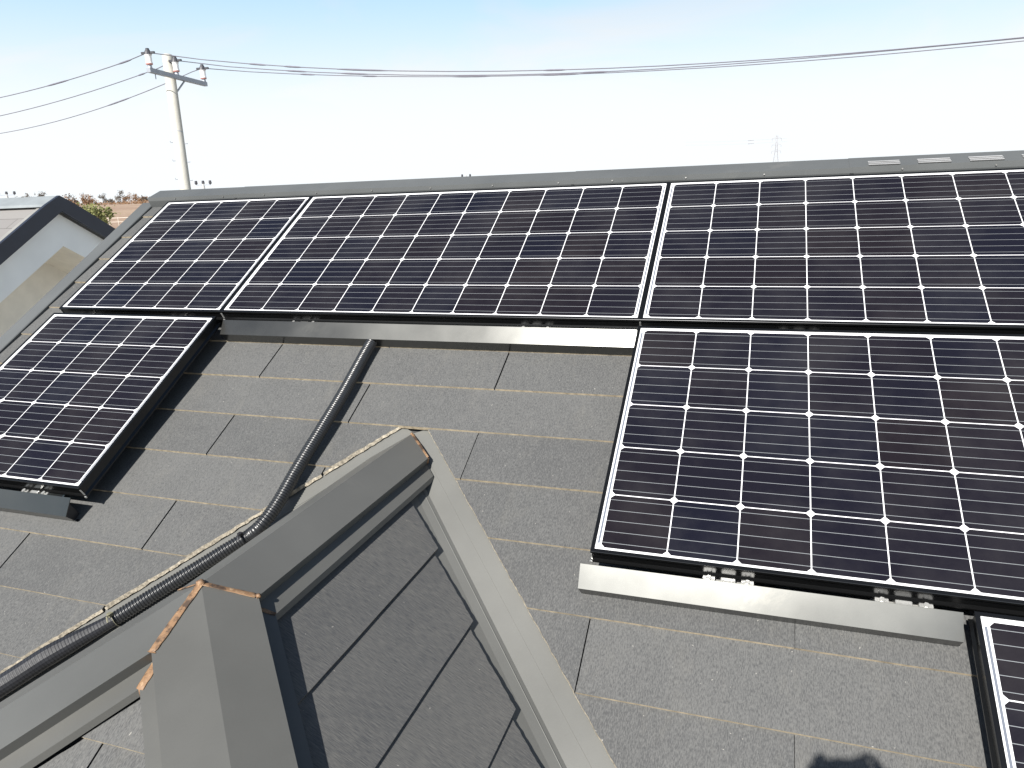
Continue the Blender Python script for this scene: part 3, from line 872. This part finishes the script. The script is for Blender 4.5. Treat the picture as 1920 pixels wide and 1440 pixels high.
for t, nm in ((.03, 0), (.47, 1), (.97, 2)):
    p = armL.lerp(armR, t)+Vector((0, 0, .037))
    mb = MB(); mb.tube([p, p+Vector((0, 0, .05))], [.04, .03], 14, 2); mb.tube([p+Vector((0, 0, .05)), p+Vector((0, 0, .065)), p+Vector((0, 0, .07))], [.052, .056, .05], 16, 1)
    mb.tube([p+Vector((0, 0, .07)), p+Vector((0, 0, .1)), p+Vector((0, 0, .18)), p+Vector((0, 0, .21))], [.056, .050, .050, .058], 16, 0)
    mb.build('insulator', [M_porc, M_red, M_steel], pole, smooth=False)
    mb = MB(); mb.tube([p+Vector((0, 0, .21)), p+Vector((0, 0, .25)), p+Vector((0, 0, .29))], [.062, .05, .03], 12); mb.bar(p+Vector((-.12, -.01, .235)), p+Vector((.12, .02, .235)), .035)
    mb.box(p+Vector((0, 0, .29)), (.02, .02, .016)); mb.build('cap_fitting', M_dark, pole)
    ins.append(p+Vector((0, 0, .24)))
# step bolts
mb = None
axis = -dirp
for k in range(5):
    c = pt + dirp*(1.55+.33*k); mb = MB()
    side = Vector((-.85, -.3, 0)).normalized()
    mb.tube([c+side*.07, c+side*.15, c+side*.155+Vector((0, 0, .02))], .008, 6); mb.build('step_bolt', M_steel, pole)
    c = c+dirp*.03; mb = MB(); mb.tube([c-side*.07, c-side*.15], .008, 6); mb.build('step_bolt', M_steel, pole)
for k, L in ((0, 1.2), (1, .95)):
    pass
mb = MB(); c = pt+dirp*1.38; mb.tube([c-dirp*.006, c+dirp*.006], .0935, 20); mb.build('band', M_steel, pole)
def line(i, dirn, coef, t0, t1, sleeves, label, r=.0075):
    d = Vector((dirn[0], dirn[1], 0)).normalized(); b = ins[i]
    zc = [(-9.523, 7.572, 2.458), (-9.694, 8.424, 2.47), (-9.874, 9.296, 2.487)][i]
    B = Vector((zc[0], zc[1], 0))
    def pt_(t):
        q = B + d*t; tm = min(t, 14.3); P_ = lambda x: sum(c_*x**k for k, c_ in enumerate(reversed(coef)))
        q.z = P_(tm) + (P_(14.3)-P_(14.2))*10*(t-tm); return q
    root = tag(empty('power_line', b), label, 'power line', 'power lines on the pole insulators')
    n = 48; ts = [t0+(t1-t0)*k/n for k in range(n+1)]
    pts = [b]+[pt_(t) for t in ts[1:]]
    mb = MB(); mb.tube(pts, r, 6); mb.build('strand', M_line, root, smooth=True)
    for (a, c) in sleeves:
        mb = MB(); q = [pt_(a+(c-a)*k/6) for k in range(7)]; mb.tube(q, [.008, .013, .015, .014, .015, .013, .008], 8); mb.build('splice_sleeve', M_line, root)
rd = (1.73, .32)
line(0, rd, (4.9e-06, -.0003862, .0138995, -.1731548, 2.4573), 0.1, 40, [(1.75, 2.05), (2.35, 2.65), (3.25, 4.1), (6.6, 6.95)], 'power line leaving the left insulator to the right, uppermost over the roof')
line(1, rd, (-1.6e-05, .0002176, .0079308, -.1429574, 2.4555), 0.1, 40, [(2.0, 2.4), (3.0, 3.5), (7.15, 7.6)], 'power line from the middle insulator running right, between its two neighbours')
line(2, rd, (8e-07, -.0001376, .0084061, -.122283, 2.4781), 0.1, 40, [(1.9, 2.2), (3.1, 3.4), (4.8, 5.5), (6.4, 7.1)], 'power line from the right insulator running right, lowest of the bundle')
line(0, (-1, .15), (.009, -.110, 2.455), 0.05, 24, [(.45, .8), (2.2, 2.9)], 'power line from the left insulator sloping down to the left, top one')
line(1, (-1, .15), (.008, -.132, 2.476), 0.05, 24, [(.9, 1.1)], 'power line passing behind the pole to the left, middle one')
line(2, (-1, .15), (.012, -.190, 2.517), 0.05, 14, [(2.2, 3.0)], 'power line from the right insulator sloping down to the left, bottom one')

# ================================================================== FAR OBJECTS
CW = Vector((.34, -3.0074, -.009))
def far(px, py, depth):            # direction helper used only to lay out the distance
    c = cam.matrix_world.to_3x3() @ Vector(((px-960)/1368.45, -(py-720)/1368.45, -1.0))
    return CW + c*depth
M_farpole = simple('far pole concrete', (.42, .42, .42), .9)
def far_pole(x, y, ztop, nins, arm, label, ang=0.0):
    root = tag(empty('utility_pole', (x, y, -8)), label, 'utility pole', 'distant utility poles')
    mb = MB(); mb.tube([(x, y, -8), (x, y, ztop)], [.2, .12], 12); mb.build('shaft', M_farpole, root)
    dx, dy = math.cos(ang)*arm, math.sin(ang)*arm
    mb = MB(); mb.bar((x-dx, y-dy, ztop-.25), (x+dx, y+dy, ztop-.25), .1); mb.build('crossarm', M_steel, root)
    for k in range(nins):
        t = -1+2*k/(nins-1); mb = MB(); q = Vector((x+dx*t, y+dy*t, ztop-.2))
        mb.tube([q, q+Vector((0, 0, .12)), q+Vector((0, 0, .38))], [.09, .16, .12], 8); mb.build('insulator', M_dark, root)
q = far(381, 344, 75); far_pole(q.x, q.y, q.z+.1, 3, .75, 'distant pole with three dark insulators just above the ridge right of the near pole', .25)
q = far(874, 329, 110); far_pole(q.x, q.y, q.z, 2, .6, 'distant pole top with dark insulators peeping over the middle of the ridge', .5)
q = far(12, 362, 90); far_pole(q.x, q.y, q.z, 3, 1.0, 'distant pole with crossarm at the left picture edge above the neighbouring roof', .3)
# lattice pylon
M_pyl = simple('pylon steel', (.28, .27, .29), .6, .2)
q = far(1457, 253, 420)
px_, py_, pzt = q.x, q.y, q.z
py = tag(empty('transmission_tower', (px_, py_, -10)), 'faint steel lattice transmission tower far away above the ridge on the right', 'pylon')
mb = MB()
H = pzt+10
def hw(z): return .5 + 3.2*max(0, 1-(z/(H*.8)))
zs = [H*k/14 for k in range(15)]
for sx in (-1, 1):
    for sy in (-1, 1):
        for a, b in zip(zs[:-1], zs[1:]):
            mb.bar((px_+sx*hw(a), py_+sy*hw(a), a-10), (px_+sx*hw(b), py_+sy*hw(b), b-10), .14)
for a, b in zip(zs[:-1], zs[1:]):
    for s_ in (-1, 1):
        mb.bar((px_-s_*hw(a), py_-hw(a), a-10), (px_+s_*hw(b), py_-hw(b), b-10), .09)
        mb.bar((px_-hw(a), py_-s_*hw(a), a-10), (px_-hw(b), py_+s_*hw(b), b-10), .09)
mb.build('lattice', M_pyl, py)
for zz in (H-2.0, H-5.5, H-9):
    mb = MB(); mb.bar((px_-2.6, py_, zz-10), (px_+2.6, py_, zz-10), .16, .12); mb.bar((px_-2.6, py_, zz-10), (px_, py_, zz-8.9), .1); mb.bar((px_+2.6, py_, zz-10), (px_, py_, zz-8.9), .1)
    mb.build('crossarm', M_pyl, py)
    for sx in (-1, 1):
        mb = MB(); mb.tube([(px_+sx*2.5, py_, zz-10.1), (px_+sx*2.5, py_, zz-11.3)], .14, 6); mb.build('insulator_string', M_steel, py)
q = far(1408, 265, 300)
o = MB(); o.tube([q+Vector((-1.2, 0, .28)), q+Vector((1.2, .3, .40))], .13, 6); o.tube([q+Vector((-1.2, 0, -.95)), q+Vector((1.2, .3, -.83))], .13, 6)
for zz in (.34, -.89):
    o.tube([q+Vector((-26, -3, zz+.6)), q+Vector((-13, -1.5, zz+.1)), q+Vector((0, 0, zz)), q+Vector((14, 5, zz+.3))], .018, 4)
o = o.build('overhead_line', M_steel); tag(o, 'pair of far overhead conductors with dark spacers left of the transmission tower', 'power line')

# ground: flat near the houses, brown bank rising to a crest
def gz(x, y):
    r = math.hypot(x+2, y+2)
    ang = math.atan2(y, x)
    w = max(0, min(1, (ang-.2)/.6)) if y > 0 else (max(0, min(1, (ang+math.pi)/-.5+1)) if x < 0 else 0)
    if ang > 2.4 : w = 1
    t = max(0, min(1, (r-95)/250)); t = t*t*(3-2*t)
    f = max(0, min(1, (r-420)/400)); f = f*f*(3-2*f)
    z = -7.5 + w*(7.9*t + .8*math.sin(x*.021+1)*t) - 8*f*w
    return z
mb = MB()
rads = [0, 15, 35, 60, 85, 100, 115, 130, 145, 160, 175, 190, 205, 220, 235, 250, 265, 280, 295, 310, 325, 340, 360, 385, 420, 480, 560, 700, 1000, 1600, 3000, 6000]
NA = 120; idx = {}
for ri, r in enumerate(rads):
    for a in range(NA):
        an = 2*math.pi*a/NA; x, y = r*math.cos(an), r*math.sin(an)
        mb.v.append(Vector((x, y, gz(x, y)+ (random.uniform(-.25, .25) if r > 120 and r < 700 else 0))))
for ri in range(len(rads)-1):
    for a in range(NA):
        a2 = (a+1) % NA
        mb.f.append((ri*NA+a, (ri+1)*NA+a, (ri+1)*NA+a2, ri*NA+a2)); mb.m.append(0); mb.rnd.append(0)
m, n, l, b = mat('dry grass ground', (.3, .2, .12), .95)
tcn = n.new('ShaderNodeTexCoord')
a1 = N(n, 'ShaderNodeTexNoise', Scale=.05, Detail=8.0, Roughness=.65); l.new(tcn.outputs['Object'], a1.inputs[0])
a2_ = N(n, 'ShaderNodeTexNoise', Scale=.6, Detail=6.0, Roughness=.7); l.new(tcn.outputs['Object'], a2_.inputs[0])
c = mixc(n, l, rng(n, l, a1.outputs[0], .35, .65), (.30, .195, .14), (.42, .31, .215))
c = mixc(n, l, rng(n, l, a2_.outputs[0], .4, .7, 0, .6), c, (.20, .135, .09))
geo = n.new('ShaderNodeNewGeometry'); sp = n.new('ShaderNodeSeparateXYZ'); l.new(geo.outputs['Position'], sp.inputs[0])
c = mixc(n, l, rng(n, l, sp.outputs[2], -7.4, -6.5, .8, 0), c, (.38, .37, .33))  # low ground made paler to bounce light onto the neighbour's shaded wall
l.new(c, b.inputs['Base Color'])
g = mb.build('ground', m, smooth=True); g['kind'] = 'structure'; g['label'] = 'brown dry grass ground rising to a low crest beyond the neighbouring house'; g['category'] = 'ground'

# trees and shrubs on the crest
def leaf_mat(name, c0, c1):
    m, n, l, b = mat(name, c0, .8)
    at = n.new('ShaderNodeAttribute'); at.attribute_name = 'rnd'
    l.new(mixc(n, l, at.outputs['Fac'], c0, c1), b.inputs['Base Color']); return m
LM = {'brown': leaf_mat('dry brown leaves', (.16, .09, .05), (.30, .18, .10)), 'dark': leaf_mat('dark pine leaves', (.06, .055, .05), (.16, .13, .10)), 'olive': leaf_mat('olive leaves', (.09, .10, .03), (.20, .20, .07))}
M_bark = simple('bark', (.13, .09, .06), .9)
def tree(x, y, h, w, kind, label, nleaf=260, zb=None, crown=.55, group='trees on the far crest'):
    z = gz(x, y)-.2 if zb is None else zb
    root = tag(empty('tree', (x, y, z)), label, 'tree', group)
    mb = MB(); top = Vector((x+random.uniform(-.1, .1)*w, y, z+h*.9))
    mb.tube([(x, y, z), (x, y, z+h*.4), top], [h*.03, h*.022, h*.008], 6)
    for k in range(6):
        a = random.uniform(0, 6.28); z1 = z+h*random.uniform(.4, .75); e = Vector((x+math.cos(a)*w*.35, y+math.sin(a)*w*.35, z1+h*.14))
        mb.tube([(x, y, z1), e], [h*.012, h*.004], 5)
    mb.build('trunk', M_bark, root)
    mb = MB(); cl = [Vector((random.gauss(0, .24)*w, random.gauss(0, .24)*w, h*(1-crown/2)+random.gauss(0, .19)*h*crown)) for _ in range(12)]
    for k in range(nleaf):
        c_ = random.choice(cl); q = Vector((x, y, z))+c_+Vector([random.gauss(0, .10*w) for _ in range(3)])
        s_ = w*random.uniform(.02, .055); u_ = Vector([random.gauss(0, 1) for _ in range(3)]).normalized(); v_ = u_.orthogonal().normalized()
        mb.poly([q-u_*s_, q+v_*s_, q+u_*s_, q-v_*s_], 0, None, random.uniform(.01, 1))
    mb.build('crown', LM[kind], root); return root
TS = [(36, 1.0, 3.0, 'dark', 'small dark tree left of the roof ridge top, at the far left'), (54, 2.6, 3.4, 'dark', 'round dark tree above the neighbouring ridge, left of a pair'), (68, 1.7, 2.3, 'dark', 'small dark tree between two larger ones above the neighbouring ridge'),
      (83, 3.1, 3.6, 'dark', 'taller dark tree just left of the neighbouring roof peak'), (137, 3.0, 5.0, 'brown', 'brown bushy tree right of the neighbouring roof peak'), (142, 4.2, 2.6, 'dark', 'narrow dark tree rising out of brown scrub right of the roof peak'),
      (160, 3.8, 3.6, 'brown', 'reddish brown tree on the crest above the olive shrub'), (175, 2.8, 3.5, 'brown', 'low pale brown bush on the crest'), (196, 3.9, 2.4, 'dark', 'slim dark tree standing alone on the middle of the crest'), (210, 2.4, 2.8, 'dark', 'low round dark tree next to the slim one'),
      (228, 3.4, 3.2, 'dark', 'dark bushy tree right of the crest middle'), (239, 3.4, 3.0, 'brown', 'brown tree touching a dark bushy one on the crest'), (254, 3.9, 2.2, 'brown', 'thin brown tree on the right of the crest'), (264, 2.6, 4.0, 'brown', 'wide brown bush near the main roof verge'), (275, 2.8, 2.4, 'dark', 'last dark tree on the crest before the main roof verge')]
for px, h, w, kd, lab in TS:
    depth = 345; q = far(px, 392, depth)
    if px < 100: tree(q.x, q.y, h*1.1+4.6, w*1.15, kd, lab, 420, crown=.5)
    else: tree(q.x, q.y, h*1.55, w*1.5, kd, lab, 560, crown=.95)
q = far(167, 392, 105); tree(q.x, q.y, 8.7, 4.6, 'olive', 'olive green treetop just behind the neighbouring rake board', 1200, zb=-7.5, crown=.5, group=None)
q = far(190, 410, 112); tree(q.x, q.y, 7.3, 3.0, 'olive', 'small dark olive treetop lower right of the larger olive one', 500, zb=-7.5, crown=.5, group=None)
# scrub along the crest
mb = MB()
for k in range(5200):
    q = far(random.uniform(-60, 330), 392, random.uniform(318, 362)); w_ = random.random()
    q.z = gz(q.x, q.y) + abs(random.gauss(0, .55)) + .5*math.sin(q.x*.11)**2
    sz = random.uniform(.08, .30); u_ = Vector([random.gauss(0, 1) for _ in range(3)]).normalized(); v_ = u_.orthogonal().normalized()
    mb.poly([q-u_*sz, q+v_*sz, q+u_*sz, q-v_*sz], 0, None, random.uniform(.01, 1))
o = mb.build('scrub', LM['brown']); tag(o, 'low reddish brown scrub covering the far crest', 'scrub', kind='stuff')
# pale rail on the bank
q0, q1 = far(186, 410, 170), far(256, 407, 170)
mb = MB(); mb.bar(q0, q1, .12, .12); mb.bar(q0+Vector((0, 0, -.9)), q1+Vector((0, 0, -.9)), .1, .1)
for k in range(5):
    q = q0.lerp(q1, k/4); mb.bar(q+Vector((0, 0, .1)), Vector((q.x, q.y, gz(q.x, q.y)-.3)), .1)
o = mb.build('guard_rail', simple('pale rail', (.6, .55, .48), .7)); tag(o, 'pale thin guard rail crossing the brown bank', 'fence')

# ================================================================== PHOTOGRAPHER (behind the view, only the shadow shows)
cm = cam.matrix_world
def C3(x, y, z): return cm @ Vector((x, y, z))      # camera space metres (z>0 is behind)
dc = tag(empty('compact_camera', C3(0, 0, .03)), 'compact camera held up in both hands, its shadow falling on the slates', 'camera')
M3c = cm.to_3x3()
mb = MB(); mb.box(C3(0, 0, .040), (.052, .031, .013), M3c); mb.build('body', M_black, dc, bevel=.004)
mb = MB(); mb.tube([C3(0, 0, .012), C3(0, 0, .028)], .023, 20); mb.build('lens_barrel', M_dark, dc)
mb = MB(); mb.tube([C3(.032, .031, .040), C3(.032, .037, .040)], .008, 12); mb.build('shutter_button', M_galv, dc)

def person():
    root = tag(empty('person', (.28, -3.52, -1.62)), 'person in dark work clothes holding up a camera, casting the shadow at bottom right', 'person')
    bm = bmesh.new(); lay = bm.verts.layers.skin.verify()
    V = {}
    def v(k, p, r, root_=False):
        q = bm.verts.new(Vector(p)-ORG['person']); q[lay].radius = (r, r*.92); q[lay].use_root = root_; V[k] = q; return q
    def e(a, b): bm.edges.new((V[a], V[b]))
    bx, by = .29, -3.50
    v('pelvis', (bx, by-.02, -.86), .135, True); v('waist', (bx, by+.0, -.70), .125); v('chest', (bx, by+.03, -.50), .15); v('upper', (bx, by+.05, -.34), .12)
    v('neck', (bx, by+.06, -.25), .055); v('chin', (bx, by+.09, -.19), .06); v('headm', (bx, by+.10, -.11), .088); v('headt', (bx, by+.09, -.035), .07)
    for a, b in (('pelvis', 'waist'), ('waist', 'chest'), ('chest', 'upper'), ('upper', 'neck'), ('neck', 'chin'), ('chin', 'headm'), ('headm', 'headt')): e(a, b)
    v('nose', (bx, by+.20, -.12), .012); e('headm', 'nose')
    for sg, sd in ((-1, 'l'), (1, 'r')):
        v(sd+'ear', (bx+sg*.09, by+.09, -.12), .014); e('headm', sd+'ear')
        v(sd+'hip', (bx+sg*.10, by-.02, -.93), .10); v(sd+'knee', (bx+sg*.13, by+.06, -1.30), .065)
        zf = ZC+.6*(by-YJ)+WT
        v(sd+'ank', (bx+sg*.14, by-.02, zf+.09), .045); v(sd+'heel', (bx+sg*.14, by-.06, zf+.045), .04); v(sd+'toe', (bx+sg*.15, by+.15, zf+.045+.115), .035)
        e('pelvis', sd+'hip'); e(sd+'hip', sd+'knee'); e(sd+'knee', sd+'ank'); e(sd+'ank', sd+'heel'); e(sd+'ank', sd+'toe')
        v(sd+'sh', (bx+sg*.19, by+.05, -.36), .07); e('upper', sd+'sh')
        el = Vector((bx+sg*.29, by+.24, -.36)); v(sd+'el', el, .045); e(sd+'sh', sd+'el')
        wr = C3(sg*.135, -.018, .086); v(sd+'wr', wr, .031); e(sd+'el', sd+'wr')
        pm = C3(sg*.082, -.006, .074); v(sd+'pm', pm, .028); e(sd+'wr', sd+'pm')
        # index over the top, three on the front side edge, thumb behind
        F = [([( .066, .020, .066), (.058, .040, .050), (.036, .044, .040)], .0078), ([( .067, .012, .060), (.064, .018, .038), (.060, .016, .030)], .0078),
             ([( .068, -.002, .060), (.066, -.002, .036), (.061, -.003, .030)], .0075), ([( .067, -.016, .060), (.064, -.018, .038), (.059, -.017, .031)], .0068),
             ([( .062, -.020, .080), (.048, -.016, .070), (.034, -.012, .060)], .0088)]
        for fi, (ps, r_) in enumerate(F):
            prev = sd+'pm'
            for j, (x_, y_, z_) in enumerate(ps):
                k_ = '%s%d%d' % (sd, fi, j); v(k_, C3(sg*x_, y_, z_), r_*(1-.12*j)); e(prev, k_); prev = k_
    me = bpy.data.meshes.new('body'); bm.to_mesh(me); bm.free()
    o = bpy.data.objects.new('body', me); COL.objects.link(o); o.parent = root
    sk = o.modifiers.new('skin', 'SKIN'); ss = o.modifiers.new('sub', 'SUBSURF'); ss.levels = 2; ss.render_levels = 2
    m, n, l, b = mat('clothes and skin', (.03, .04, .07), .85)
    geo = n.new('ShaderNodeNewGeometry'); sp = n.new('ShaderNodeSeparateXYZ'); l.new(geo.outputs['Position'], sp.inputs[0])
    skin = math_n(n, l, 'GREATER_THAN', sp.outputs[2], -.23)
    l.new(mixc(n, l, skin, (.03, .04, .07), (.55, .36, .26)), b.inputs['Base Color']); me.materials.append(m)
    hb = bmesh.new(); bmesh.ops.create_uvsphere(hb, u_segments=24, v_segments=16, radius=.103)
    for q in list(hb.verts):
        if q.co.z < -.01 and q.co.y > -.02: hb.verts.remove(q)
    for q in hb.verts: q.co.y *= 1.08
    me = bpy.data.meshes.new('hair'); hb.to_mesh(me); hb.free(); me.materials.append(M_dark)
    h = bpy.data.objects.new('hair', me); COL.objects.link(h); h.parent = root; h.location = Vector((bx, by+.085, -.085))-ORG['person']
person()
